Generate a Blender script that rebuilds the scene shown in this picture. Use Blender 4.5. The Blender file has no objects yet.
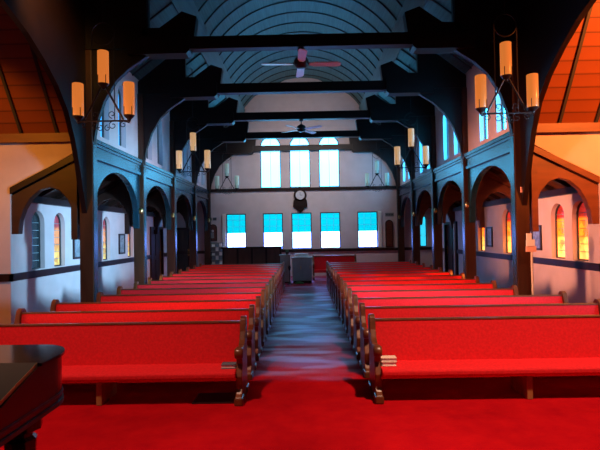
import bpy, bmesh, math, random
from mathutils import Vector, Matrix
from mathutils.geometry import tessellate_polygon
random.seed(7)
S = bpy.context.scene
COL = S.collection
PI = math.pi

# ------------------------------------------------------------------ materials
def new_mat(name):
    m = bpy.data.materials.new(name); m.use_nodes = True
    nt = m.node_tree; b = nt.nodes['Principled BSDF']
    return m, nt, b

def plain(name, col, rough=.5, metal=0, spec=.5, noise=0, scale=20, bump=0, stretch=(1, 1, 1), emit=None, estr=0):
    m, nt, b = new_mat(name)
    b.inputs['Roughness'].default_value = rough
    b.inputs['Metallic'].default_value = metal
    b.inputs['Specular IOR Level'].default_value = spec
    b.inputs['Base Color'].default_value = (*col, 1)
    if noise or bump:
        tc = nt.nodes.new('ShaderNodeTexCoord'); mp = nt.nodes.new('ShaderNodeMapping')
        mp.inputs['Scale'].default_value = stretch
        nz = nt.nodes.new('ShaderNodeTexNoise'); nz.inputs['Scale'].default_value = scale
        nz.inputs['Detail'].default_value = 4
        nt.links.new(tc.outputs['Object'], mp.inputs['Vector']); nt.links.new(mp.outputs['Vector'], nz.inputs['Vector'])
        if noise:
            r = nt.nodes.new('ShaderNodeValToRGB')
            r.color_ramp.elements[0].position = .3; r.color_ramp.elements[1].position = .7
            r.color_ramp.elements[0].color = (*[c * (1 - noise) for c in col], 1)
            r.color_ramp.elements[1].color = (*[min(1, c * (1 + noise)) for c in col], 1)
            nt.links.new(nz.outputs['Fac'], r.inputs['Fac']); nt.links.new(r.outputs['Color'], b.inputs['Base Color'])
        if bump:
            bp = nt.nodes.new('ShaderNodeBump'); bp.inputs['Strength'].default_value = bump
            bp.inputs['Distance'].default_value = .02
            nt.links.new(nz.outputs['Fac'], bp.inputs['Height']); nt.links.new(bp.outputs['Normal'], b.inputs['Normal'])
    if emit:
        b.inputs['Emission Color'].default_value = (*emit, 1); b.inputs['Emission Strength'].default_value = estr
    return m

M = {}
M['plaster'] = plain('plaster', (.66, .54, .54), .85, spec=.2, noise=.05, scale=3, bump=.05)
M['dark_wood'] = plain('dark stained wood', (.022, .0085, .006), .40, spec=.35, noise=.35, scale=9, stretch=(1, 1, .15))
M['beam_wood'] = plain('beam wood', (.009, .0030, .0030), .45, spec=.35, noise=.3, scale=9, stretch=(.15, 1, 1))
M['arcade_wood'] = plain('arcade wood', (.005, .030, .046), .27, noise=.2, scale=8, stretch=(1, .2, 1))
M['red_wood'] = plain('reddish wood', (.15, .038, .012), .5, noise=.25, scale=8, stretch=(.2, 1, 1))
M['column_wood'] = plain('column wood', (.050, .017, .008), .42, spec=.35, noise=.3, scale=9, stretch=(1, 1, .15))
M['brown_wood'] = plain('brown wood', (.034, .0095, .0045), .5, noise=.25, scale=8, stretch=(.2, 1, 1))  # darker copy of the reddish wood for dimmer left arches; also piano moulding
M['pew_wood'] = plain('varnished pew wood', (.145, .038, .012), .30, noise=.3, scale=14, stretch=(1, 1, .2))
M['piano_wood'] = plain('piano wood', (.028, .007, .005), .24, noise=.5, scale=10, stretch=(1, 1, .08))
M['piano_black'] = plain('piano lid', (.014, .010, .012), .10)
M['flap'] = plain('lid flap', (.03, .022, .016), .45)
M['gilt'] = plain('gilt edge', (.42, .30, .13), .35, metal=.6)
M['iron'] = plain('black iron', (.022, .018, .017), .5, metal=.4)
M['brass'] = plain('brass', (.8, .5, .18), .3, metal=1)
M['fan_white'] = plain('fan blade', (.86, .84, .82), .35)
M['fan_metal'] = plain('fan motor', (.03, .028, .03), .35, metal=.5)
M['paper'] = plain('paper', (.85, .80, .74), .8)
M['book_pink'] = plain('pale book cloth', (.80, .62, .50), .7)
M['book_blue'] = plain('blue grey book cloth', (.10, .13, .17), .6)
M['cabinet_pale'] = plain('painted cabinet', (.36, .36, .34), .55, noise=.06, scale=6)
M['screen_wood'] = plain('screen wood', (.085, .035, .024), .4, noise=.3, scale=6, stretch=(1, 1, .2))
M['vent'] = plain('bronze vent', (.03, .012, .012), .5, metal=.3)
M['plaque'] = plain('plaque', (.10, .028, .02), .4, noise=.4, scale=20)
M['grey_sign'] = plain('grey sign', (.22, .23, .23), .6)
M['green_sign'] = plain('green sign', (.10, .22, .14), .6)
M['slate_sign'] = plain('slate sign', (.06, .075, .09), .6)
M['dial'] = plain('clock dial', (.62, .58, .60), .5)
M['leaf'] = plain('leaf', (.05, .20, .07), .6)
M['pot'] = plain('pot', (.05, .04, .04), .6)
M['oak'] = plain('light oak board', (.36, .16, .05), .45, noise=.2, scale=12, stretch=(1, 1, .2))
M['void'] = plain('dark opening', (.012, .011, .012), .8)
M['door_wood'] = plain('door wood', (.03, .02, .018), .35, noise=.3, scale=6, stretch=(1, 1, .2))
M['picture'] = plain('picture print', (.22, .26, .25), .3, noise=.5, scale=14)
M['ceiling'] = plain('ceiling boards', (.045, .112, .115), .5, noise=.28, scale=26, stretch=(1, .04, 1))
M['ceiling_strip'] = plain('ceiling purlin', (.07, .15, .155), .45, noise=.15, scale=16, stretch=(1, .05, 1))
M['rib'] = plain('ceiling rib', (.03, .03, .03), .6)
M['trans_ceiling'] = None
M['cushion'] = plain('red pew fabric', (.74, .020, .026), .85, spec=.1, noise=.10, scale=40, bump=.08)
M['pole'] = plain('pale pole', (.72, .55, .40), .4)
M['frame_dark'] = plain('window frame', (.03, .04, .045), .5)
M['bar'] = plain('pale glazing bar', (.25, .35, .38), .5)
M['card_pink'] = plain('pink card', (.85, .42, .28), .7)
M['rack_blue'] = plain('blue leaflet', (.16, .22, .30), .6)

def trans_ceiling():
    m, nt, b = new_mat('transept boards')
    tc = nt.nodes.new('ShaderNodeTexCoord'); sep = nt.nodes.new('ShaderNodeSeparateXYZ')
    nt.links.new(tc.outputs['Object'], sep.inputs[0])
    mm = nt.nodes.new('ShaderNodeMath'); mm.operation = 'MULTIPLY'; mm.inputs[1].default_value = 5.2
    fr = nt.nodes.new('ShaderNodeMath'); fr.operation = 'FRACT'
    nt.links.new(sep.outputs['Z'], mm.inputs[0]); nt.links.new(mm.outputs[0], fr.inputs[0])
    r = nt.nodes.new('ShaderNodeValToRGB')
    e = r.color_ramp.elements
    e[0].position = 0; e[0].color = (.05, .012, .004, 1); e[1].position = .16; e[1].color = (.24, .065, .014, 1)
    e2 = r.color_ramp.elements.new(.9); e2.color = (.21, .055, .012, 1)
    nt.links.new(fr.outputs[0], r.inputs['Fac']); nt.links.new(r.outputs['Color'], b.inputs['Base Color'])
    b.inputs['Roughness'].default_value = .5
    return m
M['trans_ceiling'] = trans_ceiling()

def carpet():
    m, nt, b = new_mat('red carpet')
    L = nt.links.new
    tc = nt.nodes.new('ShaderNodeTexCoord')
    nz = nt.nodes.new('ShaderNodeTexNoise'); nz.inputs['Scale'].default_value = 3.5; nz.inputs['Detail'].default_value = 8
    nz.inputs['Roughness'].default_value = .7
    L(tc.outputs['Object'], nz.inputs['Vector'])
    r = nt.nodes.new('ShaderNodeValToRGB')
    r.color_ramp.elements[0].position = .3; r.color_ramp.elements[0].color = (.34, .003, .008, 1)
    r.color_ramp.elements[1].position = .75; r.color_ramp.elements[1].color = (.50, .006, .009, 1)
    L(nz.outputs['Fac'], r.inputs['Fac']); L(r.outputs['Color'], b.inputs['Base Color'])
    b.inputs['Roughness'].default_value = .40
    b.inputs['Specular IOR Level'].default_value = .09
    b.inputs['Specular Tint'].default_value = (1, .50, .92, 1)
    b.inputs['Sheen Weight'].default_value = .0
    b.inputs['Sheen Roughness'].default_value = .35
    b.inputs['Sheen Tint'].default_value = (.8, .8, 1, 1)
    # worn, rucked pile: broad ripples across the aisle
    mp = nt.nodes.new('ShaderNodeMapping'); mp.inputs['Scale'].default_value = (.5, 1.05, 1)
    L(tc.outputs['Object'], mp.inputs['Vector'])
    n2 = nt.nodes.new('ShaderNodeTexNoise'); n2.inputs['Scale'].default_value = 1.15; n2.inputs['Detail'].default_value = 1.5
    L(mp.outputs['Vector'], n2.inputs['Vector'])
    n3 = nt.nodes.new('ShaderNodeTexNoise'); n3.inputs['Scale'].default_value = 90
    L(tc.outputs['Object'], n3.inputs['Vector'])
    b1 = nt.nodes.new('ShaderNodeBump'); b1.inputs['Strength'].default_value = 1; b1.inputs['Distance'].default_value = .24
    L(n2.outputs['Fac'], b1.inputs['Height'])
    b2 = nt.nodes.new('ShaderNodeBump'); b2.inputs['Strength'].default_value = .25; b2.inputs['Distance'].default_value = .01
    L(n3.outputs['Fac'], b2.inputs['Height']); L(b1.outputs['Normal'], b2.inputs['Normal'])
    L(b2.outputs['Normal'], b.inputs['Normal'])
    # aisle lane: nap shines in worn patches, masked to where window sheen shows
    def node(op, a, b_=None, c=None):
        n = nt.nodes.new('ShaderNodeMath'); n.operation = op
        for i, v in enumerate((a, b_, c)):
            if v is None: continue
            if isinstance(v, (int, float)): n.inputs[i].default_value = v
            else: L(v, n.inputs[i])
        return n.outputs[0]
    def ramp(v, a, b_):
        n = nt.nodes.new('ShaderNodeMapRange'); n.interpolation_type = 'SMOOTHSTEP'
        L(v, n.inputs['Value']); n.inputs['From Min'].default_value = a; n.inputs['From Max'].default_value = b_
        return n.outputs['Result']
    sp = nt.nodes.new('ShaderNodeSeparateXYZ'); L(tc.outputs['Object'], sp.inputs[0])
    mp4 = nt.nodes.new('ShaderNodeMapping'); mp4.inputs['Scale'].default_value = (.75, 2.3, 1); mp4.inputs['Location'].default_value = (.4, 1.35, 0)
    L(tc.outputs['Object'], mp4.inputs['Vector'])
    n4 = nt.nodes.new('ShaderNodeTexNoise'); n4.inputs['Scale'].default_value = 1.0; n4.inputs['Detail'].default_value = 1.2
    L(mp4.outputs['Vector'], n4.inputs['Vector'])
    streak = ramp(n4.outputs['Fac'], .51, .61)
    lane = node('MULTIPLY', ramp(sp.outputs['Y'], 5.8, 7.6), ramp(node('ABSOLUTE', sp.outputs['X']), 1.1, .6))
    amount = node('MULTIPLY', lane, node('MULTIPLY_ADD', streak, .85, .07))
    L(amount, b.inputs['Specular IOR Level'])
    lane_dimming = nt.nodes.new('ShaderNodeMixRGB'); lane_dimming.inputs['Color2'].default_value = (.17, .008, .03, 1)  # weaker light along the aisle mixed into the base colour as dark plum
    L(node('MULTIPLY', lane, .7), lane_dimming.inputs['Fac']); L(r.outputs['Color'], lane_dimming.inputs['Color1']); L(lane_dimming.outputs['Color'], b.inputs['Base Color'])
    return m
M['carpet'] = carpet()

def glow(name, col, s, base=None):
    return plain(name, base or col, .25, emit=col, estr=s)
M['pane_white'] = glow('bright lower pane', (.17, .29, 1), 14)
M['pane_blue'] = glow('blue filmed upper pane', (.0, .60, .80), 1.0)
M['pane_lancet'] = glow('bright lancet pane', (.092, .56, 1), 9.5)
M['pane_clere'] = glow('clerestory pane', (.05, .30, .65), 1.6)
M['pane_clere_r'] = glow('bright clerestory pane', (.03, .48, 1), 19.0)
M['pane_aisle_blue'] = glow('blue aisle pane', (.03, .60, .85), 1.2)
M['pane_dark'] = glow('unlit blue stained pane', (.02, .06, .09), .25, (.02, .03, .04))
M['shade_lit'] = glow('lit amber shade', (.82, .21, .035), .78, (.25, .12, .04))
M['shade_cream'] = glow('lit cream shade', (.9, .47, .18), .55, (.5, .4, .25))
M['shade_off'] = plain('unlit glass shade', (.75, .85, .72), .35)
def translucent(m):
    nt = m.node_tree; b = nt.nodes['Principled BSDF']; o = [n for n in nt.nodes if n.type == 'OUTPUT_MATERIAL'][0]
    t = nt.nodes.new('ShaderNodeBsdfTranslucent'); t.inputs['Color'].default_value = (.75, .85, .72, 1)
    x = nt.nodes.new('ShaderNodeMixShader'); x.inputs[0].default_value = .5
    nt.links.new(b.outputs[0], x.inputs[1]); nt.links.new(t.outputs[0], x.inputs[2]); nt.links.new(x.outputs[0], o.inputs['Surface'])
translucent(M['shade_off'])

def stained(name, hot, strength):
    m, nt, b = new_mat(name); L = nt.links.new
    tc = nt.nodes.new('ShaderNodeTexCoord'); sep = nt.nodes.new('ShaderNodeSeparateXYZ')
    L(tc.outputs['Generated'], sep.inputs[0])
    r = nt.nodes.new('ShaderNodeValToRGB'); r.color_ramp.interpolation = 'LINEAR'
    e = r.color_ramp.elements
    e[0].position = 0; e[0].color = hot[0]
    e[1].position = 1; e[1].color = hot[4]
    for p, c in ((.36, hot[1]), (.42, hot[2]), (.70, hot[2]), (.76, hot[3])):
        k = e.new(p); k.color = c
    L(sep.outputs['Z'], r.inputs['Fac'])
    # coloured quarries: irregular leaded pieces
    v = nt.nodes.new('ShaderNodeTexVoronoi'); v.inputs['Scale'].default_value = 9
    L(tc.outputs['Object'], v.inputs['Vector'])
    mx = nt.nodes.new('ShaderNodeMixRGB'); mx.blend_type = 'MULTIPLY'; mx.inputs['Fac'].default_value = .75
    vr = nt.nodes.new('ShaderNodeValToRGB')
    vr.color_ramp.elements[0].color = (.45, .30, .25, 1); vr.color_ramp.elements[1].color = (1.25, 1.2, 1.15, 1)
    vs = nt.nodes.new('ShaderNodeSeparateColor')
    L(v.outputs['Color'], vs.inputs[0]); L(vs.outputs[0], vr.inputs['Fac'])
    L(r.outputs['Color'], mx.inputs['Color1']); L(vr.outputs['Color'], mx.inputs['Color2'])
    L(mx.outputs['Color'], b.inputs['Emission Color']); b.inputs['Emission Strength'].default_value = strength
    L(mx.outputs['Color'], b.inputs['Base Color'])
    b.inputs['Roughness'].default_value = .3
    return m
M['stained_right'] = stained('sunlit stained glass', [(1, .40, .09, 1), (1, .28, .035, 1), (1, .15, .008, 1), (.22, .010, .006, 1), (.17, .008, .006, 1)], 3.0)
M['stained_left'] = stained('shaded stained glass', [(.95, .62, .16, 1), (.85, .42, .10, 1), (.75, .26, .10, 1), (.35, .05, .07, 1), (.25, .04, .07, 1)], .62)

# ------------------------------------------------------------------ mesh helpers
def link(name, bm, mat, parent=None, smooth=False, bevel=0):
    me = bpy.data.meshes.new(name)
    bmesh.ops.remove_doubles(bm, verts=bm.verts, dist=1e-5)
    bmesh.ops.recalc_face_normals(bm, faces=bm.faces)
    bm.to_mesh(me); bm.free()
    o = bpy.data.objects.new(name, me); COL.objects.link(o)
    for m in (mat if isinstance(mat, (list, tuple)) else [mat]): me.materials.append(m)
    if smooth:
        for p in me.polygons: p.use_smooth = True
    if parent: o.parent = parent
    if bevel:
        b = o.modifiers.new('bevel', 'BEVEL'); b.width = bevel; b.segments = 2; b.limit_method = 'ANGLE'; b.angle_limit = .6
    return o

def tag(o, label=None, cat=None, group=None, kind=None):
    if label: o['label'] = label
    if cat: o['category'] = cat
    if group: o['group'] = group
    if kind: o['kind'] = kind
    return o

def empty(name, loc, label, cat, group=None, kind=None, rz=0):
    o = bpy.data.objects.new(name, None); COL.objects.link(o); o.location = loc; o.rotation_euler = (0, 0, rz)
    o.empty_display_size = .1
    return tag(o, label, cat, group, kind)

def copy_tree(o, parent=None):
    c = o.copy(); COL.objects.link(c)
    if parent: c.parent = parent
    for ch in list(o.children): copy_tree(ch, c)
    return c

def box(bm, x0, x1, y0, y1, z0, z1, mi=0):
    vs = [bm.verts.new((x, y, z)) for x in (x0, x1) for y in (y0, y1) for z in (z0, z1)]
    for f in ((0, 1, 3, 2), (4, 6, 7, 5), (0, 4, 5, 1), (2, 3, 7, 6), (0, 2, 6, 4), (1, 5, 7, 3)):
        bm.faces.new([vs[i] for i in f]).material_index = mi

def boxes(*bs):
    bm = bmesh.new()
    for b in bs: box(bm, *b)
    return bm

def prism(bm, outer, mp, w0, w1, holes=(), mi=0):
    """a flat outline (u, v) with holes, given thickness from w0 to w1 through mp(u, v, w)"""
    loops = [list(outer)] + [list(h) for h in holes]
    pts = [p for l in loops for p in l]
    tris = tessellate_polygon([[Vector((p[0], p[1], 0)) for p in l] for l in loops])
    a = [bm.verts.new(mp(p[0], p[1], w0)) for p in pts]
    b = [bm.verts.new(mp(p[0], p[1], w1)) for p in pts]
    for t in tris:
        for vs, o in ((a, t), (b, tuple(reversed(t)))):
            try: bm.faces.new([vs[i] for i in o]).material_index = mi
            except ValueError: pass
    k = 0
    for l in loops:
        n = len(l)
        for i in range(n):
            j = (i + 1) % n
            try: bm.faces.new((a[k + i], a[k + j], b[k + j], b[k + i])).material_index = mi
            except ValueError: pass
        k += n

def tube(bm, pts, r, n=8, closed=False, caps=True):
    pts = [Vector(p) for p in pts]; N = len(pts); rings = []
    for i, p in enumerate(pts):
        if closed: t = pts[(i + 1) % N] - pts[i - 1]
        else: t = pts[min(i + 1, N - 1)] - pts[max(i - 1, 0)]
        t.normalize()
        up = Vector((0, 0, 1)) if abs(t.z) < .9 else Vector((0, 1, 0))
        x = t.cross(up).normalized(); y = x.cross(t)
        rr = r[i] if isinstance(r, (list, tuple)) else r
        rings.append([bm.verts.new(p + x * rr * math.cos(2 * PI * k / n) + y * rr * math.sin(2 * PI * k / n)) for k in range(n)])
    for i in range(N if closed else N - 1):
        A, B = rings[i], rings[(i + 1) % N]
        for k in range(n): bm.faces.new((A[k], A[(k + 1) % n], B[(k + 1) % n], B[k]))
    if caps and not closed:
        bm.faces.new(rings[0]); bm.faces.new(rings[-1])

def lathe(bm, prof, cx=0, cy=0, n=20, ax='z', c=0):
    """profile of (radius, height) turned about a vertical axis (or the x axis)"""
    rings = []
    for r, h in prof:
        ring = []
        for k in range(n):
            a = 2 * PI * k / n
            if ax == 'z': p = (cx + r * math.cos(a), cy + r * math.sin(a), h)
            elif ax == 'x': p = (h, cx + r * math.cos(a), cy + r * math.sin(a))
            else: p = (cx + r * math.cos(a), h, cy + r * math.sin(a))
            ring.append(bm.verts.new(p))
        rings.append(ring)
    for A, B in zip(rings, rings[1:]):
        for k in range(n): bm.faces.new((A[k], A[(k + 1) % n], B[(k + 1) % n], B[k]))
    bm.faces.new(rings[0]); bm.faces.new(rings[-1])

def arc(cx, cy, r, a0, a1, n=16, ry=None):
    ry = r if ry is None else ry
    return [(cx + r * math.cos(a0 + (a1 - a0) * i / n), cy + ry * math.sin(a0 + (a1 - a0) * i / n)) for i in range(n + 1)]

def rect(u0, u1, v0, v1): return [(u0, v0), (u1, v0), (u1, v1), (u0, v1)]
def lancet(u0, u1, v0, v1):
    r = (u1 - u0) / 2
    return [(u0, v0), (u1, v0)] + arc((u0 + u1) / 2, v1 - r, r, 0, PI, 14)
def lerp_rings(l, d):
    """the outline l shrunk by about d towards its middle"""
    us = [p[0] for p in l]; vs = [p[1] for p in l]
    cu, cv = (min(us) + max(us)) / 2, (min(vs) + max(vs)) / 2
    su = 1 - 2 * d / (max(us) - min(us)); sv = 1 - 2 * d / (max(vs) - min(vs))
    return [(cu + (u - cu) * su, cv + (v - cv) * sv) for u, v in l]

# ------------------------------------------------------------------ dimensions
XC, XA = 3.95, 5.42           # inner face of the columns, aisle wall
YF, Y1 = 20.5, 9.0            # far wall, crossing side of the nave
COLY = [9.0, 11.86, 14.72, 17.58, 20.27]
ZR = 3.62                     # top of the clerestory rail
ZT0, ZT1 = 5.22, 5.45         # tie beams

def far(u, v, w): return (u, YF + w, v)
def side(s, X): return lambda u, v, w: (s * (X + w), u, v)
def cross(Y): return lambda u, v, w: (u, Y + w, v)

# ------------------------------------------------------------------ floor and walls
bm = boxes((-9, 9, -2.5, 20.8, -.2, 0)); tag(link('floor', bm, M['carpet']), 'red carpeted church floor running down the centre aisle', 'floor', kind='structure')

win_n = [0]
def window(mp, outline, pane_mats, w_pane, label, split=None, bars_v=(), bars_h=(), fr=.04, mats_frame='frame_dark', cat='window'):
    win_n[0] += 1
    bm = bmesh.new(); prism(bm, outline, mp, w_pane - .03, w_pane + .03, [lerp_rings(outline, fr)])
    f = tag(link('window_%d' % win_n[0], bm, M[mats_frame]), label, cat, kind='structure')
    inner = lerp_rings(outline, fr * .8)
    us = [p[0] for p in inner]; vs = [p[1] for p in inner]
    if split is None:
        bm = bmesh.new(); prism(bm, inner, mp, w_pane, w_pane + .012); link('pane', bm, pane_mats, f)
    else:
        bm = bmesh.new(); prism(bm, rect(min(us), max(us), min(vs), split), mp, w_pane, w_pane + .012); tag(link('lower_pane', bm, pane_mats[0], f), 'white lower pane')
        bm = bmesh.new(); prism(bm, rect(min(us), max(us), split, max(vs)), mp, w_pane, w_pane + .012); tag(link('upper_pane', bm, pane_mats[1], f), 'blue upper pane')
    bm = bmesh.new()
    for u in bars_v: prism(bm, rect(u - .006, u + .006, min(vs), max(vs) - .02), mp, w_pane - .012, w_pane)
    for v in bars_h: prism(bm, rect(min(us), max(us), v - .006, v + .006), mp, w_pane - .012, w_pane)
    if bars_v or bars_h: link('glazing_bars', bm, M['bar'], f)
    else: bm.free()
    return f

# far wall
low = [(-2.84, .83), (-1.30, .84), (-.10, .84), (1.10, .84), (2.66, .84)]
lan = [(-1.36, .86), (-.13, .86), (1.10, .86)]
ZL0, ZL1, ZH0, ZH1 = 1.13, 2.64, 3.70, 5.88
holes = [rect(x - w / 2, x + w / 2, ZL0, ZL1) for x, w in low] + [lancet(x - w / 2, x + w / 2, ZH0, ZH1) for x, w in lan]
holes.append(lancet(4.83, 5.13, 1.13, 2.45))
bm = bmesh.new(); prism(bm, [(-5.7, 0), (5.7, 0), (5.7, 3.0), (4.3, 5.7), (2.7, 7.2), (0, 8.6), (-2.7, 7.2), (-4.3, 5.7), (-5.7, 3.0)], far, 0, .25, holes)
tag(link('wall_far', bm, M['plaster']), 'plastered far end wall with two tiers of windows', 'wall', kind='structure')
where = ['leftmost, above the dark wooden screen', 'second from left, above the screen end', 'in the middle, above the pale cabinet', 'second from right, over the short far pew', 'rightmost, next to the red-brown arched plaque']
for (x, w), s in zip(low, where):
    window(far, rect(x - w / 2, x + w / 2, ZL0, ZL1), (M['pane_white'], M['pane_blue']), .05, 'lower far wall window, ' + s, split=1.83,
           bars_v=[x - w / 6, x + w / 6], bars_h=[1.5, 2.1, 2.37])
where = ['left', 'middle', 'right']
for (x, w), s in zip(lan, where):
    window(far, lancet(x - w / 2, x + w / 2, ZH0, ZH1), M['pane_lancet'], .07, 'tall round-topped bright window, %s one of three high on far wall' % s,
           bars_v=[x], bars_h=[5.42])
window(far, lancet(4.83, 5.13, 1.13, 2.45), M['pane_aisle_blue'], .09, 'small blue round-topped window ending the right aisle', bars_h=[1.6, 2.0])
# white shutters folded back beside the outer windows
for s, x0, x1, nm in ((-1, -3.42, -3.28, 'left'), (1, 3.10, 3.24, 'right')):
    bm = boxes((x0, x1, YF - .05, YF, ZL0, ZL1))
    tag(link('window_shutter', bm, M['paper'], bevel=.01), 'narrow white shutter folded back beside the %smost lower window' % nm, 'shutter', 'shutters on the far wall')

# aisle outer walls, transept walls, clerestory walls
winY = {-1: [9.95, 10.82, 12.55, 13.40, 15.25, 16.10], 1: [9.62, 10.46, 12.30, 13.10, 15.0, 15.85]}
doorY = {-1: (17.25, 18.55), 1: (17.45, 18.75)}
for s, nm in ((-1, 'left'), (1, 'right')):
    mp = side(s, XA)
    wa, wb = (.24, .24) if s < 0 else (.21, .33)
    holes = [lancet(y - wa, y + wb, 1.13, 2.31) for y in winY[s]]
    holes.append(lancet(doorY[s][0], doorY[s][1], .02, 2.75) if False else rect(doorY[s][0], doorY[s][1], .01, 2.0))
    bm = bmesh.new(); prism(bm, rect(Y1 + .2, YF, 0, 2.60), mp, 0, .25, holes)
    tag(link('wall_' + nm, bm, M['plaster']), 'white plastered %s aisle wall with stained windows' % nm, 'wall', kind='structure')
    # wall facing the crossing at the aisle's end
    bm = bmesh.new()
    prism(bm, [(s * XA, 0), (s * 8.2, 0), (s * 8.2, 3.75), (s * 4.2, 3.75), (s * 4.2, 3.35), (s * XA, 2.66)], cross(Y1), 0, .2)
    tag(link('wall_transept_' + nm, bm, M['plaster']), 'plastered transept wall above the %s aisle arch' % nm, 'wall', kind='structure')
    # outer transept wall and the rear one, closing the arm
    bm = boxes((min(s * 8.0, s * 8.2), max(s * 8.0, s * 8.2), -2, Y1, 0, 3.8))
    tag(link('wall_transept_end_' + nm, bm, M['plaster']), 'end wall of the %s transept' % nm, 'wall', kind='structure')
    # clerestory wall
    holes = []; cw = []
    for a in COLY[:-1]:
        for d in (.88, 1.84):
            cw.append(a + d); holes.append(lancet(a + d - .23, a + d + .23, 3.76, 5.12))
    bm = bmesh.new(); prism(bm, rect(Y1, YF, 3.30, 5.75), side(s, XC + .06), 0, .24, holes)
    tag(link('wall_clerestory_' + nm, bm, M['plaster']), 'upper nave wall with small windows over the %s arcade' % nm, 'wall', kind='structure')
    for i, y in enumerate(cw):
        bay = ['nearest the crossing', 'in the second bay', 'in the third bay', 'in the bay next to the far wall'][i // 2]
        window(side(s, XC + .06), lancet(y - .23, y + .23, 3.76, 5.12), M['pane_clere'] if s < 0 else M['pane_clere_r'], .14,
               '%s clerestory window %s, %s of its pair' % (nm, bay, 'near one' if i % 2 == 0 else 'far one'), bars_v=[y], bars_h=[4.05, 4.35, 4.65])
    for i, y in enumerate(winY[s]):
        lab = 'stained glass %s aisle window, %s from the crossing' % (nm, ['first', 'second', 'third', 'fourth', 'fifth', 'sixth'][i])
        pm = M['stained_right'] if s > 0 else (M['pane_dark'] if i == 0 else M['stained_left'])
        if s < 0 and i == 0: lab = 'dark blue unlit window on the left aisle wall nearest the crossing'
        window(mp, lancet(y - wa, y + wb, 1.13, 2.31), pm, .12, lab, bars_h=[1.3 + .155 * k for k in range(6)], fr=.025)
    # chair rail on the aisle wall
    bm = boxes((min(s * XA, s * (XA - .05)), max(s * XA, s * (XA - .05)), Y1 - .05, doorY[s][0] - .1, .97, 1.11),
               (min(s * XA, s * (XA - .05)), max(s * XA, s * (XA - .05)), doorY[s][1] + .1, YF, .97, 1.11))
    tag(link('trim_rail_' + nm, bm, M['dark_wood']), 'dark wooden chair rail along the %s aisle wall' % nm, 'trim', kind='structure')
    bm = boxes((min(s * (XA - .05), s * 8), max(s * (XA - .05), s * 8), Y1 - .05, Y1, .97, 1.11))
    tag(link('trim_rail_transept_' + nm, bm, M['dark_wood']), 'dark chair rail around the %s transept corner' % nm, 'trim', kind='structure')
    # wall plate at the top of the aisle wall
    bm = boxes((min(s * XA, s * (XA - .10)), max(s * XA, s * (XA - .10)), Y1 + .2, YF, 2.46, 2.60))
    tag(link('trim_wall_plate_' + nm, bm, M['dark_wood']), 'dark wall plate under the %s aisle roof' % nm, 'trim', kind='structure')
    # aisle lean-to roof
    bm = bmesh.new(); prism(bm, [(s * 5.7, 2.52), (s * 4.05, 3.36), (s * 4.05, 3.46), (s * 5.7, 2.64)], cross(Y1 + .2), 0, YF - Y1)
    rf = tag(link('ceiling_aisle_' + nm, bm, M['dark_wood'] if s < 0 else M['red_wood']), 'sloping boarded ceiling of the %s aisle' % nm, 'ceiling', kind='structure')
    y = Y1 + .9
    while y < YF:
        bm = bmesh.new(); prism(bm, [(s * 5.40, 2.56), (s * 4.10, 3.24), (s * 4.10, 3.34), (s * 5.40, 2.66)], cross(y), 0, .09)
        link('rafter', bm, M['dark_wood'], rf); y += .715
    # transept roof
    bm = bmesh.new(); prism(bm, [(8.96, 3.66), (6.0, 8.3), (6.0, 8.45), (9.15, 3.66)], lambda u, v, w: (s * (4.22 + w), u, v), 0, 4)
    tr = tag(link('ceiling_transept_' + nm, bm, M['trans_ceiling']), 'steep boarded ceiling of the %s transept' % nm, 'ceiling', kind='structure')
    for k in range(6):
        x = 4.36 + .66 * k + (.12 if s < 0 else .3)
        bm = bmesh.new(); prism(bm, [(8.95, 3.62), (5.98, 8.28), (6.02, 8.32), (8.99, 3.66)], lambda u, v, w: (s * (x + w), u, v), 0, .05)
        link('rafter', bm, M['rib'], tr)
    bm = bmesh.new(); prism(bm, [(6.0, 8.3), (3.0, 3.66), (2.85, 3.66), (6.0, 8.45)], lambda u, v, w: (s * (4.22 + w), u, v), 0, 4)
    link('near_slope', bm, M['trans_ceiling'], tr)
    bm = boxes((min(s * 4.2, s * 8.0), max(s * 4.2, s * 8.0), Y1 - .10, Y1, 3.52, 3.68))
    tag(link('trim_transept_plate_' + nm, bm, M['red_wood']), 'wooden wall plate below the %s transept ceiling' % nm, 'trim', kind='structure')

# trims on the far wall
bm = boxes((-XC, XC, YF - .06, YF, 3.57, 3.69)); tag(link('trim_far_upper', bm, M['dark_wood']), 'dark wooden rail under the tall far lancets', 'trim', kind='structure')
bm = boxes((-XA, XA, YF - .06, YF, 1.00, 1.12)); tag(link('trim_far_lower', bm, M['dark_wood']), 'dark wooden rail under the lower far windows', 'trim', kind='structure')

# ------------------------------------------------------------------ ceiling of the nave
prof = [(XC + .3, 5.42), (2.62, 6.62)]
arcp = []
a_end = math.acos((2.99 - 1.29) / 2.99)
for i in range(29):
    a = -math.asin(2.46 / 2.99) + 2 * math.asin(2.46 / 2.99) * i / 28
    arcp.append((2.99 * math.sin(a), 8.32 - 2.99 * (1 - math.cos(a))))
line = [(-XC - .3, 5.42), (-2.62, 6.66)] + arcp + [(2.62, 6.66), (XC + .3, 5.42)]
bm = bmesh.new()
outer = line + [(x * 1.02, z + .12) for x, z in reversed(line)]
prism(bm, outer, cross(Y1 + .1), 0, YF - Y1)
ce = tag(link('ceiling', bm, M['ceiling']), 'curved boarded nave ceiling with thin ribs', 'ceiling', kind='structure')
y = Y1 + .35
while y < YF - .1:
    bm = bmesh.new()
    inn = [(x * .992, z - .02) for x, z in arcp]
    prism(bm, list(arcp) + list(reversed(inn)), cross(y), 0, .032)
    link('rib', bm, M['rib'], ce)
    for s in (-1, 1):
        bm = bmesh.new(); prism(bm, [(s * 2.62, 6.66), (s * (XC + .2), 5.50), (s * (XC + .2), 5.46), (s * 2.62, 6.62)], cross(y), 0, .032)
        link('rib', bm, M['rib'], ce)
    y += .715
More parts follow.
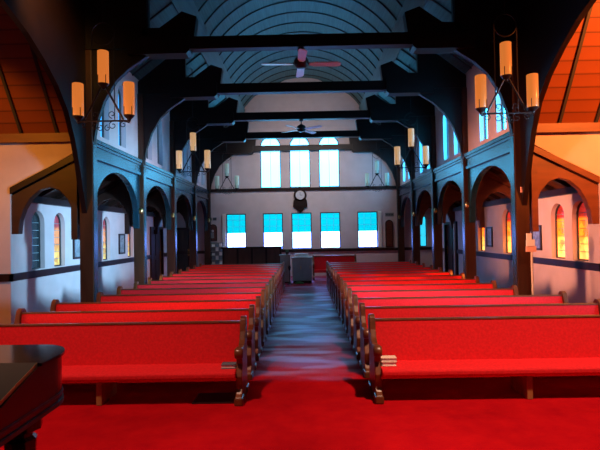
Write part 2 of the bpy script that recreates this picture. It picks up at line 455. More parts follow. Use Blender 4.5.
for s in (-1, 1):
    bm = bmesh.new(); prism(bm, [(s * 2.44, 7.03), (s * 2.66, 6.60), (s * 2.62, 6.56), (s * 2.38, 7.00)], cross(Y1 + .12), 0, YF - Y1 - .12)
    link('purlin', bm, M['ceiling_strip'], ce)

# crossing: boarded walls over the arches, and its ceiling
bm = boxes((-8.3, 8.3, -2.5, Y1 + .1, 8.5, 8.6)); tag(link('ceiling_crossing', bm, M['beam_wood']), 'dark high ceiling over the crossing', 'ceiling', kind='structure')
archYZ = [(9.0, 2.2), (8.86, 2.6), (8.72, 3.05), (8.55, 3.5), (8.32, 3.92), (7.98, 4.26), (7.55, 4.55), (7.1, 4.78), (6.5, 4.98), (5.9, 5.05), (5.3, 4.98), (4.7, 4.78), (4.2, 4.5), (3.8, 4.15), (3.45, 3.6), (3.2, 2.9), (3.1, 2.2)]
for s, nm in ((-1, 'left'), (1, 'right')):
    bm = bmesh.new()
    prism(bm, archYZ + [(2.9, 2.2), (2.9, 8.5), (9.0, 8.5)], side(s, 4.0), 0, .09)
    tag(link('wall_crossing_' + nm, bm, M['beam_wood']), 'dark boarded crossing arch opening to the %s transept' % nm, 'wall', kind='structure')
    bm = bmesh.new(); prism(bm, [(s * 2.85, 5.47), (s * 2.85, 8.5), (s * 4.2, 8.5), (s * 4.2, 5.25), (s * 3.2, 5.25)], cross(Y1), 0, .035)
    tag(link('wall_chancel_arch_' + nm, bm, M['beam_wood']), 'dark boarding at the head of the nave, %s side' % nm, 'wall', kind='structure')

# ------------------------------------------------------------------ columns, arcades, trusses
nth = ['first', 'second', 'third', 'fourth', 'fifth']
def mk_column(s):
    nm = 'left' if s < 0 else 'right'
    t = empty('column', (0, 0, 0), None, None)
    x0, x1 = sorted((s * (XC - .06), s * (XC + .19)))
    link('shaft', boxes((x0, x1, 0, .22, 0, 5.24)), M['column_wood'], t, bevel=.012)
    bm = bmesh.new(); box(bm, x0 - .03, x1 + .03, -.03, .25, 0, .22)
    link('base', bm, M['dark_wood'], t, bevel=.015)
    bm = bmesh.new(); box(bm, min(s * (XC - .068), s * (XC - .055)), max(s * (XC - .068), s * (XC - .055)), .03, .19, .25, 3.5)
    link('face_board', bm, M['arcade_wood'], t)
    return t
for s, nm in ((-1, 'left'), (1, 'right')):
    p = mk_column(s)
    for i, y in enumerate(COLY):
        c = p if i == 0 else copy_tree(p)
        c.location = (0, y, 0)
        tag(c, 'dark wooden nave column on the %s, %s' % (nm, ['first, at the crossing', 'second from the crossing', 'third from the crossing', 'fourth from the crossing', 'against the far wall'][i]), 'column', 'nave columns', 'thing')
    for i in range(4):
        a, b = COLY[i] + .22, COLY[i + 1]
        m = (a + b) / 2; hw = (b - a) / 2 - .10
        bm = bmesh.new()
        A = arc(m, 2.25, hw, 0, PI, 28, ry=.88)
        prism(bm, [(a, 3.32), (a, 1.95), (m - hw - .02, 1.95)] + list(reversed(A)) + [(m + hw + .02, 1.95), (b, 1.95), (b, 3.32)], side(s, XC + .03), 0, .14)
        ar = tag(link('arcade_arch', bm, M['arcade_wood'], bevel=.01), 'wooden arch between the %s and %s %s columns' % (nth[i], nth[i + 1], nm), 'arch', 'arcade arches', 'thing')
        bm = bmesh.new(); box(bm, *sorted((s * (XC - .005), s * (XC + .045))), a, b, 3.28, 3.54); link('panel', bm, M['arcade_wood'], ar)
        bm = bmesh.new()
        box(bm, *sorted((s * (XC - .05), s * (XC + .07))), a, b, 3.54, 3.62); box(bm, *sorted((s * (XC - .03), s * (XC + .05))), a, b, 3.48, 3.54)
        link('ledge', bm, M['arcade_wood'], ar, bevel=.008)
        bm = bmesh.new(); box(bm, *sorted((s * (XC - .03), s * (XC + .045))), a, b, 3.24, 3.30); link('moulding', bm, M['arcade_wood'], ar)
        # small brass lamp on the far springing of each arch
        bm = bmesh.new(); lathe(bm, [(.015, 2.30), (.045, 2.33), (.05, 2.39), (.03, 2.44), (.01, 2.46)], s * (XC - .02), b - .06, 12)
        tag(link('wall_lamp', bm, M['brass'], smooth=True), 'tiny brass lamp on the %s %s nave column' % (nth[i + 1], nm), 'lamp', 'little brass lamps on the columns')
    # arches across the aisle
    for i in range(4):
        y = COLY[i]
        mp = cross(y)
        # opening between the column and the aisle wall
        opening = [(XC + .23, 2.0), (XC + .30, 2.0), (XC + .33, 2.25), (XC + .42, 2.47), (XC + .58, 2.64), (XC + .76, 2.70), (XC + .94, 2.65), (XC + 1.12, 2.50), (XC + 1.24, 2.30), (XC + 1.31, 2.10), (XC + 1.34, 1.84), (XA, 1.84)]
        top = [(XA, 2.56), (XC + .23, 3.20)]
        bm = bmesh.new(); prism(bm, [(s * u, v) for u, v in opening + top], mp, .03, .17)
        ar = tag(link('aisle_arch', bm, M['red_wood'] if s > 0 else M['brown_wood'] if i == 0 else M['dark_wood'], bevel=.008), 'wooden arch across the %s aisle at the %s column' % (nm, nth[i]), 'arch', 'arches across the aisles', 'thing')  # left arches in darker wood: that side's weaker light put into the colour
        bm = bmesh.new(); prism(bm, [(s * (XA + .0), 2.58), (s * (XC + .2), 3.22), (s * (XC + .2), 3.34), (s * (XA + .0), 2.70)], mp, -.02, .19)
        link('sloping_beam', bm, M['beam_wood'] if s < 0 else M['red_wood'], ar)  # left beam darkened too, standing in for less light there
        if i == 0:
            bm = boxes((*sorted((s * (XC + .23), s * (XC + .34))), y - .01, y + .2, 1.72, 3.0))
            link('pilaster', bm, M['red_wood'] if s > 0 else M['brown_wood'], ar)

for i, y in enumerate(COLY):
    t = empty('roof_truss', (0, y, ZT0), 'dark wooden roof truss across the nave, %s' % ['first, nearest the camera', 'second from the front', 'third from the front', 'fourth from the front', 'last, against the far wall'][i], 'roof truss', 'nave roof trusses', 'thing')
    def L(name, bm, m, **k):
        o = link(name, bm, m, **k); o.parent = t; o.matrix_parent_inverse = Matrix.Translation((0, -y, -ZT0)); return o
    L('tie_beam', boxes((-2.92, 2.92, y, y + .20, ZT0, ZT1)), M['beam_wood'], bevel=.008)
    for s in (-1, 1):
        curve = [(3.98, 3.0), (3.90, 3.45), (3.82, 3.9), (3.68, 4.3), (3.46, 4.66), (3.2, 4.90), (2.95, 5.06), (2.84, 5.14)]
        bm = bmesh.new(); prism(bm, [(s * u, v) for u, v in curve + [(2.84, 5.24), (4.15, 5.24), (4.15, 3.0)]], cross(y), .05, .15)
        L('curved_brace', bm, M['beam_wood'])
        bm = bmesh.new(); prism(bm, [(s * u, v) for u, v in [(2.06, 5.17), (2.12, 5.12), (3.2, 5.12), (3.2, 5.46), (2.06, 5.46)]], cross(y), -.05, .25)
        L('hammer_block', bm, M['beam_wood'])
        bm = bmesh.new(); prism(bm, [(s * u, v) for u, v in [(1.98, 5.44), (1.93, 5.82), (2.2, 5.92), (2.62, 5.62), (2.95, 5.62), (2.95, 5.44)]], cross(y), .0, .20)
        L('knee_post', bm, M['beam_wood'])
        bm = bmesh.new(); prism(bm, [(s * u, v) for u, v in [(4.12, 5.25), (4.12, 5.47), (2.62, 6.62), (2.5, 6.52), (2.84, 6.2), (2.84, 5.25)]], cross(y), .04, .16)
        L('boarded_infill', bm, M['beam_wood'])

# doors
def door(n, mp, u0, u1, z1, label, open_edge=False):
    bm = bmesh.new(); prism(bm, rect(u0 - .10, u1 + .10, 0, z1 + .10), mp, -.06, .04, [rect(u0, u1, .005, z1)])
    d = tag(link('door_%d' % n, bm, M['dark_wood']), label, 'door', kind='structure')
    bm = bmesh.new(); prism(bm, rect(u0, u1, .005, z1), mp, .05, .10)
    m = (u0 + u1) / 2
    for a, b in ((u0 + .1, m - .06), (m + .06, u1 - .1)):
        for c, e in ((.2, .9), (1.05, z1 - .12)): prism(bm, rect(a, b, c, e), mp, .03, .05)
    lf = link('door_leaf', bm, M['door_wood'], d)
    bm = bmesh.new(); prism(bm, rect(u1 - .12, u1 - .05, .92, 1.2), mp, .0, .03); link('handle', bm, M['brass'], lf)
    return d
door(1, side(-1, XA), 17.25, 18.55, 2.0, 'dark wooden door in the left aisle wall beyond the pictures')
door(2, lambda u, v, w: (u, YF - .06 + w, v), -5.30, -4.75, 2.0, 'dark door at the far end of the left aisle')
d3 = door(3, side(1, XA), 17.45, 18.75, 2.0, 'dark door with pale lit edge in the right aisle wall')
bm = bmesh.new(); prism(bm, rect(17.42, 17.52, 0.01, 2.02), side(1, XA), -.10, -.062); tag(link('jamb', bm, M['pole'], d3), 'pale lit jamb')

# ------------------------------------------------------------------ pews
ROW0, PITCH, NROW = 5.53, .89, 13
ORD = ['first', 'second', 'third', 'fourth', 'fifth', 'sixth', 'seventh', 'eighth', 'ninth', 'tenth', 'eleventh', 'twelfth', 'thirteenth']
END = [(-.10, 0), (-.10, .07), (-.05, .12), (-.03, .3), (-.055, .55), (-.10, .74), (-.095, .80), (-.06, .832), (-.01, .835), (.03, .81), (.05, .76),
       (.075, .68), (.12, .60), (.19, .555), (.28, .55), (.35, .575), (.41, .57), (.44, .53), (.43, .48), (.385, .45), (.365, .40), (.40, .34), (.435, .28), (.42, .20), (.40, .15),
       (.44, .11), (.49, .08), (.49, 0)]
def mk_pew(x0, x1):
    """origin at the foot of the back; the seat faces -Y (the camera)"""
    L = x1 - x0
    t = empty('pew', (0, 0, 0), None, None)
    E = .065
    for a, inner in ((x0, x0 == X_IN_R), (x1 - E, x1 == X_IN_L)):
        bm = bmesh.new(); prism(bm, [(d, z) for d, z in END], lambda u, v, w: (a + w, -u, v), 0, E)
        e = link('pew_end', bm, M['pew_wood'], t, bevel=.008)
        bm = bmesh.new(); lathe(bm, [(.02, a - .014), (.05, a - .010), (.058, a + .005), (.058, a + E - .005), (.05, a + E + .010), (.02, a + E + .014)], -.395, .515, 16, 'x')
        link('arm_scroll', bm, M['pew_wood'], e, smooth=True)
        link('foot', boxes((a - .012, a + E + .012, -.50, -.33, 0, .075)), M['pew_wood'], e, bevel=.012)
        link('foot', boxes((a - .012, a + E + .012, -.06, .11, 0, .06)), M['pew_wood'], e, bevel=.012)
    a, b = x0 + E, x1 - E
    seat = [(.47, .265), (.485, .29), (.485, .325), (.46, .345), (.30, .345), (.05, .33), (.05, .255), (.44, .245)]
    bm = bmesh.new(); prism(bm, seat, lambda u, v, w: (w, -u, v), a, b); link('seat', bm, M['cushion'], t, bevel=.012)
    back = [(.075, .30), (.06, .45), (.022, .766), (-.03, .768), (-.04, .74), (.0, .45), (.01, .30)]
    bm = bmesh.new(); prism(bm, back, lambda u, v, w: (w, -u, v), a, b); link('backrest', bm, M['cushion'], t, bevel=.01)
    rail = [(.028, .767), (.026, .778), (.0, .785), (-.04, .783), (-.045, .767)]
    bm = bmesh.new(); prism(bm, rail, lambda u, v, w: (w, -u, v), a, b); link('top_rail', bm, M['pew_wood'], t)
    rear = [(-.022, .72), (-.04, .74), (-.01, .2), (.01, .2), (-.002, .45)]
    bm = bmesh.new(); prism(bm, rear, lambda u, v, w: (w, -u, v), a, b); link('back_panel', bm, M['pew_wood'], t)
    m = (x0 + x1) / 2 + (.06 if x0 < 0 else .02)
    bm = boxes((m - .03, m + .03, -.42, .0, 0, .26)); link('centre_support', bm, M['oak'], t, bevel=.006)
    return t
X_IN_L, X_IN_R = -.67, .71
for sd, (xi, far_out, near_out) in (('left', (X_IN_L, -3.48, -3.78)), ('right', (X_IN_R, 3.52, 3.86))):
    long_p = short_p = None
    for k in range(NROW):
        if k < 3:
            if long_p is None: long_p = p = mk_pew(*sorted((xi, near_out)))
            else: p = copy_tree(long_p)
        else:
            if short_p is None: short_p = p = mk_pew(*sorted((xi, far_out)))
            else: p = copy_tree(short_p)
        p.location = (0, ROW0 + PITCH * k, 0)
        extra = {0: ', frontmost'}.get(k, '')
        if k == 12: lab = 'red upholstered pew %s of the aisle, last row before the far wall' % sd
        else: lab = 'red upholstered wooden pew %s of the aisle, %s row from the front' % (sd, ORD[k])
        tag(p, lab, 'pew', 'pews in two blocks along the aisle')

# things on and under the front pews
def book(name, x0, x1, y0, y1, z, mat, label, group=None):
    bm = bmesh.new(); h = .042
    box(bm, x0, x1, y0, y1, z, z + .006); box(bm, x0, x1, y0, y1, z + h - .006, z + h); box(bm, x0, x1, y1 - .008, y1, z, z + h)
    c = tag(link(name, bm, mat), label, 'book', group)
    bm = boxes((x0 + .005, x1 - .005, y0 + .006, y1 - .009, z + .006, z + h - .006)); link('pages', bm, M['paper'], c)
    return c
book('hymnal', .79, .945, 5.17, 5.29, .347, M['book_pink'], 'lower of two pale books on the front right pew seat', 'pale books on the right front pew')
book('hymnal', .785, .95, 5.17, 5.29, .391, M['book_pink'], 'upper of two pale books on the front right pew seat', 'pale books on the right front pew')
book('hymnal', -.90, -.745, 5.17, 5.29, .347, M['book_blue'], 'blue-grey book on the front left pew seat by the aisle')
vt = tag(link('floor_vent', boxes((-1.20, -.75, 5.12, 5.44, 0, .012)), M['vent']), 'dark metal floor vent under the front left pew', 'vent')
bm = bmesh.new()
for k in range(14): box(bm, -1.18, -.77, 5.14 + .021 * k, 5.150 + .021 * k, .012, .018)
link('grille', bm, M['vent'], vt)

# short pew near the far wall
t = empty('pew', (0, 18.9, 0), 'short dark red pew behind the pale cabinet below the far windows', 'pew')
for a in (.30, 1.92):
    bm = bmesh.new(); prism(bm, END, lambda u, v, w: (a + w, -u, v * 1.12), 0, .065); link('pew_end', bm, M['pew_wood'], t)
link('seat', boxes((.36, 1.92, -.47, -.05, .28, .38)), M['cushion'], t)
link('backrest', boxes((.36, 1.92, -.05, .0, .3, .86)), M['cushion'], t)
link('top_rail', boxes((.36, 1.92, -.06, .03, .86, .90)), M['pew_wood'], t)

# ------------------------------------------------------------------ far end furniture
t = empty('screen', (0, 18.5, 0), 'dark panelled wooden screen behind the left rear pews', 'screen')
link('board', boxes((-3.1, -.86, -.03, .03, .05, 1.24)), M['screen_wood'], t)
link('cap_rail', boxes((-3.14, -.82, -.06, .06, 1.24, 1.30)), M['dark_wood'], t, bevel=.01)
link('plinth', boxes((-3.12, -.84, -.05, .05, 0, .12)), M['dark_wood'], t)
for k in range(5): link('stile', boxes((-3.1 + .54 * k, -3.02 + .54 * k, -.045, -.03, .12, 1.24)), M['dark_wood'], t)

t = empty('cabinet', (-.10, 17.45, 0), 'pale grey cabinet standing at the end of the aisle', 'cabinet')
link('body', boxes((-.34, .36, 0, .42, .08, .88)), M['cabinet_pale'], t, bevel=.01)
link('top', boxes((-.38, .40, -.03, .45, .88, .92)), M['cabinet_pale'], t, bevel=.008)
link('plinth', boxes((-.32, .34, .03, .40, 0, .08)), M['dark_wood'], t)
for x in (-.31, .02):
    d = link('door', boxes((x, x + .31, -.018, 0, .12, .85)), M['cabinet_pale'], t, bevel=.006)
    link('handle', boxes((x + .26, x + .28, -.035, -.018, .5, .62)), M['brass'], d)
t = empty('side_table', (-.69, 17.75, 0), 'tall pale stand left of the cabinet at the aisle end', 'stand')
link('top', boxes((-.22, .2, -.2, .2, .98, 1.02)), M['cabinet_pale'], t)
link('body', boxes((-.19, .17, -.16, .18, .05, .98)), M['cabinet_pale'], t)
link('plinth', boxes((-.2, .18, -.17, .19, 0, .05)), M['dark_wood'], t)
tr = tag(link('paper_tray', boxes((-.36, .16, 17.5, 17.84, .92, .935), (-.36, -.345, 17.5, 17.84, .935, .99), (.145, .16, 17.5, 17.84, .935, .99)), M['paper']), 'white tray of leaflets on the pale cabinet', 'tray')
link('leaflet_stack', boxes((-.33, .13, 17.52, 17.82, .935, 1.05)), M['paper'], tr)
bm = bmesh.new(); lathe(bm, [(.05, 1.02), (.065, 1.10), (.07, 1.12), (.06, 1.12)], -.62, 17.7, 12)
pl = tag(link('potted_plant', bm, M['pot'], smooth=False), 'small leafy plant in dark pot on the pale stand', 'plant')
bm = bmesh.new()
for k in range(22):
    a = random.random() * 6.28; r = .05 + .08 * random.random(); h = 1.13 + random.random() * .09
    c = Vector((-.62 + r * math.cos(a), 17.7 + r * math.sin(a), h)); b0 = Vector((-.62, 17.7, 1.11))
    sd = Vector((-math.sin(a), math.cos(a), 0)) * .018; md = (c + b0) / 2 + Vector((0, 0, .03))
    v = [bm.verts.new(p) for p in (b0, md + sd, c, md - sd)]; bm.faces.new(v)
link('foliage', bm, M['leaf'], pl)
t = empty('candle_stand', (-.53, 17.1, 0), 'thin dark upright stand before the pale cabinet', 'stand')
bm = bmesh.new(); lathe(bm, [(.10, 0), (.10, .02), (.03, .04), (.014, .08), (.014, .48), (.035, .52), (.05, .60), (.05, .62)], 0, 0, 12); link('stem', bm, M['iron'], t, smooth=False)
bm = bmesh.new(); lathe(bm, [(.035, .62), (.035, .66), (.0301, .66)], 0, 0, 12); link('drip_pan', bm, M['iron'], t)
bm = boxes((-.36, -.05, 17.16, 17.3, 0, .05), (-.30, -.12, 17.18, 17.28, .05, .08)); tag(link('tray', bm, M['leaf']), 'small green box on the floor before the cabinet', 'box')

# leaflet rack, plaques, signs and clock
t = empty('leaflet_rack', (-3.62, 20.3, 0), 'white rack of leaflets beside the dark wooden screen', 'rack')
link('back_board', boxes((-.25, .25, .10, .13, 0, 1.45)), M['grey_sign'], t)
for k in range(5):
    sh = link('shelf', boxes((-.25, .25, -.05, .10, .55 + .18 * k, .565 + .18 * k)), M['cabinet_pale'], t)
    for j in range(3):
        if (k + j) % 4 == 3: continue
        link('leaflet', boxes((-.22 + .155 * j, -.10 + .15 * j, .0, .04, .565 + .18 * k, .66 + .18 * k + .02 * ((k * 2 + j) % 4))), M['rack_blue'] if (k + j) % 2 else M['paper'], sh)
for x, z0, z1, lab in ((-3.80, 1.52, 2.22, 'dark arched plaque on the far wall above the leaflet rack'), (3.55, 1.14, 2.28, 'red-brown arched plaque right of the lower far windows')):
    bm = bmesh.new(); prism(bm, lancet(x - .16, x + .16, z0, z1), far, -.05, 0)
    q = tag(link('plaque', bm, M['dark_wood']), lab, 'plaque')
    bm = bmesh.new(); prism(bm, lerp_rings(lancet(x - .16, x + .16, z0, z1), .035), far, -.062, -.05); link('panel', bm, M['plaque'], q)
    if x < 0:
        bm = bmesh.new(); lathe(bm, [(.005, YF - .10), (.045, YF - .09), (.05, YF - .062)], x - .02, z0 + .42, 12, 'y'); link('figure_head', bm, M['dial'], q)
        bm = boxes((x - .08, x + .03, YF - .09, YF - .062, z0 + .12, z0 + .36)); link('figure_robe', bm, M['grey_sign'], q)
    else:
        bm = bmesh.new()
        for k in range(9): box(bm, x - .09, x + .09, YF - .068, YF - .062, z0 + .15 + .09 * k, z0 + .18 + .09 * k)
        link('relief_lines', bm, M['pew_wood'], q)
tag(link('sign', boxes((-4.0, -3.86, YF - .02, YF, 2.38, 2.50)), M['green_sign']), 'small green sign above the dark arched plaque', 'sign')
tag(link('sign', boxes((-3.81, -3.66, YF - .02, YF, 2.38, 2.50)), M['slate_sign']), 'small dark slate sign above the dark arched plaque', 'sign')
sg = tag(link('sign', boxes((3.40, 3.76, YF - .02, YF, 2.42, 2.57)), M['grey_sign']), 'small grey sign above the red-brown arched plaque', 'sign')
bm = bmesh.new()
for x, w in ((3.43, .05), (3.49, .04), (3.545, .05), (3.62, .05), (3.685, .045)): box(bm, x, x + w, YF - .024, YF - .02, 2.46, 2.53)
link('marks', bm, M['slate_sign'], sg)

t = empty('wall_clock', (-.14, YF, 3.20), 'ornate dark wall clock with pale dial between the far windows', 'clock')
bm = bmesh.new(); lathe(bm, [(.255, -.09), (.27, -.07), (.27, 0)], 0, .17, 24, 'y'); link('case', bm, M['dark_wood'], t)
bm = bmesh.new(); lathe(bm, [(.01, -.098), (.185, -.098), (.19, -.09)], 0, .17, 24, 'y'); d = link('dial', bm, M['dial'], t)
link('hand', boxes((-.008, .008, -.105, -.099, .17, .30)), M['iron'], d); link('hand', boxes((-.0, .09, -.105, -.099, .162, .178)), M['iron'], d)
bm = bmesh.new(); prism(bm, [(-.30, -.32), (.30, -.32), (.28, -.05), (.22, .02), (-.22, .02), (-.28, -.05)], lambda u, v, w: (u, w, v), -.09, 0); link('lower_case', bm, M['dark_wood'], t, bevel=.01)
bm = bmesh.new(); prism(bm, [(-.12, -.46), (0, -.56), (.12, -.46), (.22, -.32), (-.22, -.32)], lambda u, v, w: (u, w, v), -.08, 0); link('pendant_foot', bm, M['dark_wood'], t)
bm = bmesh.new(); prism(bm, [(-.12, .40), (.12, .40), (0, .54)], lambda u, v, w: (u, w, v), -.08, 0); link('crest', bm, M['dark_wood'], t)

# framed pictures on the aisle walls
for s, y, w, z0, z1, lab in ((-1, 11.65, .46, 1.25, 1.78, 'framed picture on the left aisle wall behind the first column'),
                             (-1, 14.48, .46, 1.25, 1.85, 'blue-tinted framed picture on the left aisle wall in the second bay'),
                             (1, 11.45, .46, 1.28, 1.86, 'framed picture on the right aisle wall behind the first column'),
                             (1, 14.35, .44, 1.28, 1.86, 'small framed picture on the right aisle wall in the second bay')):
    bm = bmesh.new(); o = rect(y - w / 2, y + w / 2, z0, z1); prism(bm, o, side(s, XA), -.035, 0, [lerp_rings(o, .05)])
    f = tag(link('picture', bm, M['dark_wood']), lab, 'picture', 'framed pictures on the aisle walls')
    bm = bmesh.new(); prism(bm, lerp_rings(o, .05), side(s, XA), -.02, 0); link('print', bm, M['picture'], f)

# cards and pole at the first right column
tag(link('notice_card', boxes((3.97, 4.07, 8.965, 8.995, 2.44, 2.54)), M['card_pink'], bevel=.006), 'small pink card high on the first right column', 'card')
t = empty('banner_pole', (4.05, 8.78, 0), 'pale pole with stacked cards standing against the first right column', 'pole')
bm = bmesh.new(); lathe(bm, [(.11, 0), (.11, .02), (.03, .05), (.018, .08), (.018, 1.36), (.02, 1.38)], 0, 0, 12); link('shaft', bm, M['pole'], t)
link('lower_card', boxes((-.10, .08, -.02, .02, 1.36, 1.46)), M['card_pink'], t, bevel=.006)
link('middle_card', boxes((-.10, .05, -.035, .0, 1.46, 1.58)), M['paper'], t, bevel=.006)
link('upper_card', boxes((-.09, -.0, -.02, .01, 1.58, 1.69)), M['paper'], t, bevel=.006)

# ------------------------------------------------------------------ chandeliers
def mk_chandelier(shade_mat):
    """origin at the centre of the middle shade"""
    t = empty('chandelier', (0, 0, 0), None, None)
    bm = bmesh.new()
    tube(bm, [(.17 * math.cos(2 * PI * k / 28), 0, .52 + .17 * math.sin(2 * PI * k / 28)) for k in range(28)], .008, 6, True); link('ring', bm, M['iron'], t)
    bm = bmesh.new(); tube(bm, [(0, 0, .69), (0, 0, 3.2)], .006, 6); link('hanging_rod', bm, M['iron'], t)
    for s in (-1, 1):
        bm = bmesh.new(); tube(bm, [(s * .17, 0, .52), (s * .17, 0, -.82)], .008, 6); link('side_rod', bm, M['iron'], t)
    bm = bmesh.new(); tube(bm, [(-.40, 0, -.82), (.40, 0, -.82)], .014, 8); link('crossbar', bm, M['iron'], t)
    for s in (-1, 1):
        bm = bmesh.new(); tube(bm, [(s * .02, 0, -.27), (s * .30, 0, -.80)], .016, 8); link('strut', bm, M['iron'], t)
        for cx, cz, r, a0 in ((s * .14, -.89, .065, PI / 2), (s * .30, -.88, .05, PI / 2), (s * .13, -.72, .06, -PI / 2), (s * .06, -.93, .05, PI / 2)):
            bm = bmesh.new()
            pts = []
            for k in range(22):
                a = a0 + s * k * .32 * (1 if cz < -.8 else -1); rr = r * (1 - k * .034)
                pts.append((cx + rr * math.cos(a), 0, cz + rr * math.sin(a)))
            tube(bm, pts, .007, 6); link('scroll', bm, M['iron'], t)
    for x, z in ((0, 0), (-.39, -.49), (.39, -.49)):
        bm = bmesh.new(); n = 24
        lathe(bm, [(.080, z - .25), (.083, z - .24), (.083, z + .245), (.076, z + .25), (.072, z + .20)], x, 0, n)
        sh = link('shade', bm, shade_mat, t, smooth=False)
        for p in sh.data.polygons: p.use_smooth = len(p.vertices) == 4
        bm = bmesh.new(); lathe(bm, [(.02, z - .34), (.03, z - .31), (.07, z - .27), (.085, z - .25)], x, 0, 16)
        for a in (PI * 1.3, PI * 1.75, PI * .5):
            cxx, cyy = x + .089 * math.cos(a), .089 * math.sin(a)
            tube(bm, [(cxx, cyy, z - .27), (cxx, cyy, z - .13)], .006, 6)
        link('shade_holder', bm, M['iron'], t)
        if x:
            bm = bmesh.new(); tube(bm, [(x * .76, 0, -.82), (x, 0, -.85), (x * 1.02, 0, -.82)], .012, 8); link('arm', bm, M['iron'], t)
    return t
for mt, y, desc in (('shade_lit', 7.4, 'nearest'), ('shade_cream', 13.45, 'middle'), ('shade_off', 19.35, 'far')):
    p = mk_chandelier(M[mt])
    q = copy_tree(p)
    for o, s, nm in ((p, -1, 'left'), (q, 1, 'right')):
        o.location = (-3.02 if s < 0 else {7.4: 3.10, 13.45: 2.99, 19.35: 2.92}[y], y, 4.34)
        tag(o, {'nearest': 'iron chandelier with three lit amber shades, nearest on the %s', 'middle': 'iron chandelier with three cream shades on the %s, second from the crossing',
                'far': 'iron chandelier with three unlit pale shades by the far wall, %s side'}[desc] % nm, 'chandelier', 'three-light iron chandeliers')

# ------------------------------------------------------------------ ceiling fans
def mk_fan():
    t = empty('ceiling_fan', (0, 0, 0), None, None)
    bm = bmesh.new(); lathe(bm, [(.02, -.10), (.09, -.09), (.13, -.04), (.14, .02), (.12, .08), (.05, .12), (.03, .14)], 0, 0, 20); link('motor', bm, M['fan_metal'], t, smooth=True)
    bm = bmesh.new(); lathe(bm, [(.018, .10), (.018, .22), (.06, .23), (.06, .275)], 0, 0, 10); link('down_rod', bm, M['fan_metal'], t)
    for k in range(4):
        a = k * PI / 2
        R = Matrix.Rotation(a, 4, 'Z') @ Matrix.Rotation(math.radians(-10), 4, 'X')
        bm = bmesh.new()
        prism(bm, [(.15, -.035), (.24, -.07), (.69, -.08), (.74, -.05), (.74, .05), (.69, .08), (.24, .07), (.15, .035)], lambda u, v, w: (u, v, w - .03), 0, .012)
        bmesh.ops.transform(bm, matrix=R, verts=bm.verts); b = link('blade', bm, M['fan_white'], t)
        bm = bmesh.new(); box(bm, .10, .24, -.02, .02, -.022, -.008); bmesh.ops.transform(bm, matrix=R, verts=bm.verts); link('bracket', bm, M['fan_metal'], b)
    return t
f1 = mk_fan(); f2 = copy_tree(f1)
f1.location = (0.0, 9.1, 4.945); f1.rotation_euler = (0, 0, math.radians(3))
f2.location = (-.03, 14.82, 4.945); f2.rotation_euler = (0, 0, math.radians(-35))
tag(f1, 'four-bladed ceiling fan under the first tie beam, the nearer fan', 'ceiling fan', 'ceiling fans')
tag(f2, 'four-bladed ceiling fan under the third tie beam, before the lancets', 'ceiling fan', 'ceiling fans')

# ------------------------------------------------------------------ grand piano
t = empty('grand_piano', (-2.2, 2.9, 0), 'dark glossy grand piano at the front left corner', 'piano')
def PL(name, bm, m, parent=None, **k):
    o = link(name, bm, m, **k); o.parent = parent or t
    o.matrix_parent_inverse = Matrix.Translation((2.2, -2.9, 0)) if parent is None else Matrix()
    return o
def plan(off, y_near):
    return [(-1.60 + off, y_near), (-1.60 + off, 3.12)] + [(x, y) for x, y in arc(-1.85, 3.12, .25 + off, 0, PI / 2, 12, ry=.31 + off)] + [(-2.4, 3.43 + off), (-2.8, 3.30), (-3.0, 2.9), (-3.05, y_near)]
up = lambda u, v, w: (u, v, w)
bm = bmesh.new(); prism(bm, plan(0, 2.92), up, .685, .985); PL('case', bm, M['piano_wood'], bevel=.006)
bm = bmesh.new(); prism(bm, [(2.92, .685), (2.92, .985), (2.90, .975), (2.42, .82), (1.9, .78), (1.9, .685)], lambda u, v, w: (w, u, v), -3.05, -1.60); PL('key_arm', bm, M['piano_wood'])
bm = bmesh.new(); prism(bm, plan(.008, 1.9), up, .735, .75); prism(bm, plan(.012, 1.9), up, .675, .70); PL('moulding', bm, M['brown_wood'])
bm = bmesh.new(); prism(bm, plan(.02, 2.935), up, .985, 1.005); PL('lid', bm, M['piano_black'], bevel=.004)
fl = [(2.935, .985), (2.935, 1.008), (2.42, .852), (2.42, .83)]
bm = bmesh.new(); prism(bm, fl, lambda u, v, w: (w, u, v), -3.0, -1.615); f = PL('lid_flap', bm, M['flap'])
bm = bmesh.new(); prism(bm, fl, lambda u, v, w: (w, u, v), -1.6145, -1.611); PL('gilt_edge', bm, M['gilt'])
for x, y in ((-1.71, 2.93), (-2.85, 2.93), (-2.3, 3.2)):
    bm = bmesh.new(); lathe(bm, [(.03, 0), (.035, .05), (.028, .07), (.05, .12), (.055, .3), (.085, .48), (.09, .56), (.07, .58), (.07, .60), (.12, .62), (.12, .70)], x, y, 8)
    PL('leg', bm, M['piano_wood'])

# ------------------------------------------------------------------ lights
def pt(name, loc, col, e, r=.12):
    l = bpy.data.lights.new(name, 'POINT'); l.color = col; l.energy = e; l.shadow_soft_size = r
    o = bpy.data.objects.new(name, l); COL.objects.link(o); o.location = loc; return o
def area(name, loc, col, e, sx, sy, target):
    l = bpy.data.lights.new(name, 'AREA'); l.shape = 'RECTANGLE'; l.size = sx; l.size_y = sy; l.color = col; l.energy = e
    o = bpy.data.objects.new(name, l); COL.objects.link(o); o.location = loc
    o.rotation_euler = (Vector(target) - Vector(loc)).to_track_quat('-Z', 'Y').to_euler(); return o
WARM = (1, .40, .15)
def spot(name, loc, col, e, target, ang, blend=.6, r=.15):
    l = bpy.data.lights.new(name, 'SPOT'); l.color = col; l.energy = e; l.spot_size = math.radians(ang); l.spot_blend = blend; l.shadow_soft_size = r
    o = bpy.data.objects.new(name, l); COL.objects.link(o); o.location = loc
    o.rotation_euler = (Vector(target) - Vector(loc)).to_track_quat('-Z', 'Y').to_euler(); return o
spot('crossing_downlight_left', (-2.8, 2.6, 7.6), (1, .58, .42), 1700, (-3.3, 5.2, 0), 54)
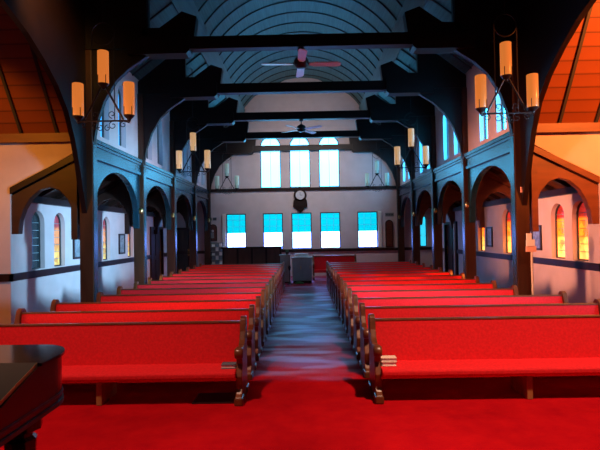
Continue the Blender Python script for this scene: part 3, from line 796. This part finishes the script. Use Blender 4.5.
spot('crossing_downlight_right', (3.0, 2.6, 7.6), (1, .62, .42), 2900, (3.4, 5.4, 0), 56)
area('far_wall_fill', (0, 17.95, 5.55), (.88, .80, .76), 66, 4.4, .12, (0, 20.5, 2.2)).data.spread = math.radians(150)  # unseen light added to brighten the far wall
area('gable_fill', (0, 17.95, 5.75), (.95, .80, .74), 16, 4.0, .12, (0, 20.5, 7.4)).data.spread = math.radians(120)  # second unseen light, added for the upper far wall
for sx in (-1, 1): spot('far_pew_fill', (sx * .6, 2.0, 7.6), (1, .50, .45), 1100, (sx * 2.3, 14.6, 0), 19, .6)  # unseen spots added to brighten the rear pews and aisle
spot('crossing_lamp_left', (-3.0, 6.7, 5.6), (1, .5, .12), 300, (-4.0, 7.5, 5.2), 75, 1)
spot('near_carpet_fill', (0, 1.5, 7.6), (1, .62, .45), 1500, (0, 3.4, 0), 27, 1)  # unseen spot added to brighten the nearest carpet
spot('transept_lamp_right', (6.6, 5.2, 5.0), (1, .22, .035), 2600, (5.3, 8.9, 4.9), 92)
spot('transept_lamp_left', (-6.4, 5.2, 4.6), (1, .32, .025), 480, (-6.0, 9.0, 2.9), 66)
def narrow_fill(name, loc, col, e, sx, sy, target, spread):  # narrow unseen area light, added with no window behind it
    o = area(name, loc, col, e, sx, sy, target); o.data.spread = math.radians(spread)
narrow_fill('left_aisle_wall_fill', (7.8, 4.4, 2.4), (.30, .66, 1), 165, 1.2, 1.6, (-5.4, 12.3, 1.7), 28)  # cool light added for the left aisle wall; no window is built here
narrow_fill('right_aisle_wall_fill', (-7.8, 4.4, 2.4), (1, .36, .20), 95, 1.2, 1.6, (5.4, 10.9, 1.95), 27)  # warm light added for the right aisle wall, again without a window

w = bpy.data.worlds.new('World'); S.world = w; w.use_nodes = True
w.node_tree.nodes['Background'].inputs[0].default_value = (.3, .6, 1, 1); w.node_tree.nodes['Background'].inputs[1].default_value = .04

# ------------------------------------------------------------------ camera
cam = bpy.data.cameras.new('Camera'); co = bpy.data.objects.new('Camera', cam); COL.objects.link(co); S.camera = co
cam.sensor_width = 36; cam.lens = 490 * 36 / 600; cam.clip_start = .05
R = Matrix.Rotation(math.atan(4 / 490), 4, 'Z') @ Matrix.Rotation(PI / 2 + math.atan(9 / 490), 4, 'X') @ Matrix.Rotation(math.radians(-1.0), 4, 'Z')
co.matrix_world = Matrix.Translation((0, 0, 1.75)) @ R
S.view_settings.view_transform = 'Standard'; S.view_settings.look = 'None'; S.view_settings.gamma = 1; S.view_settings.exposure = 0
S.view_settings.use_curve_mapping = False
S.cycles.use_denoising = True; S.cycles.max_bounces = 8; S.cycles.diffuse_bounces = 5; S.cycles.sample_clamp_indirect = 6
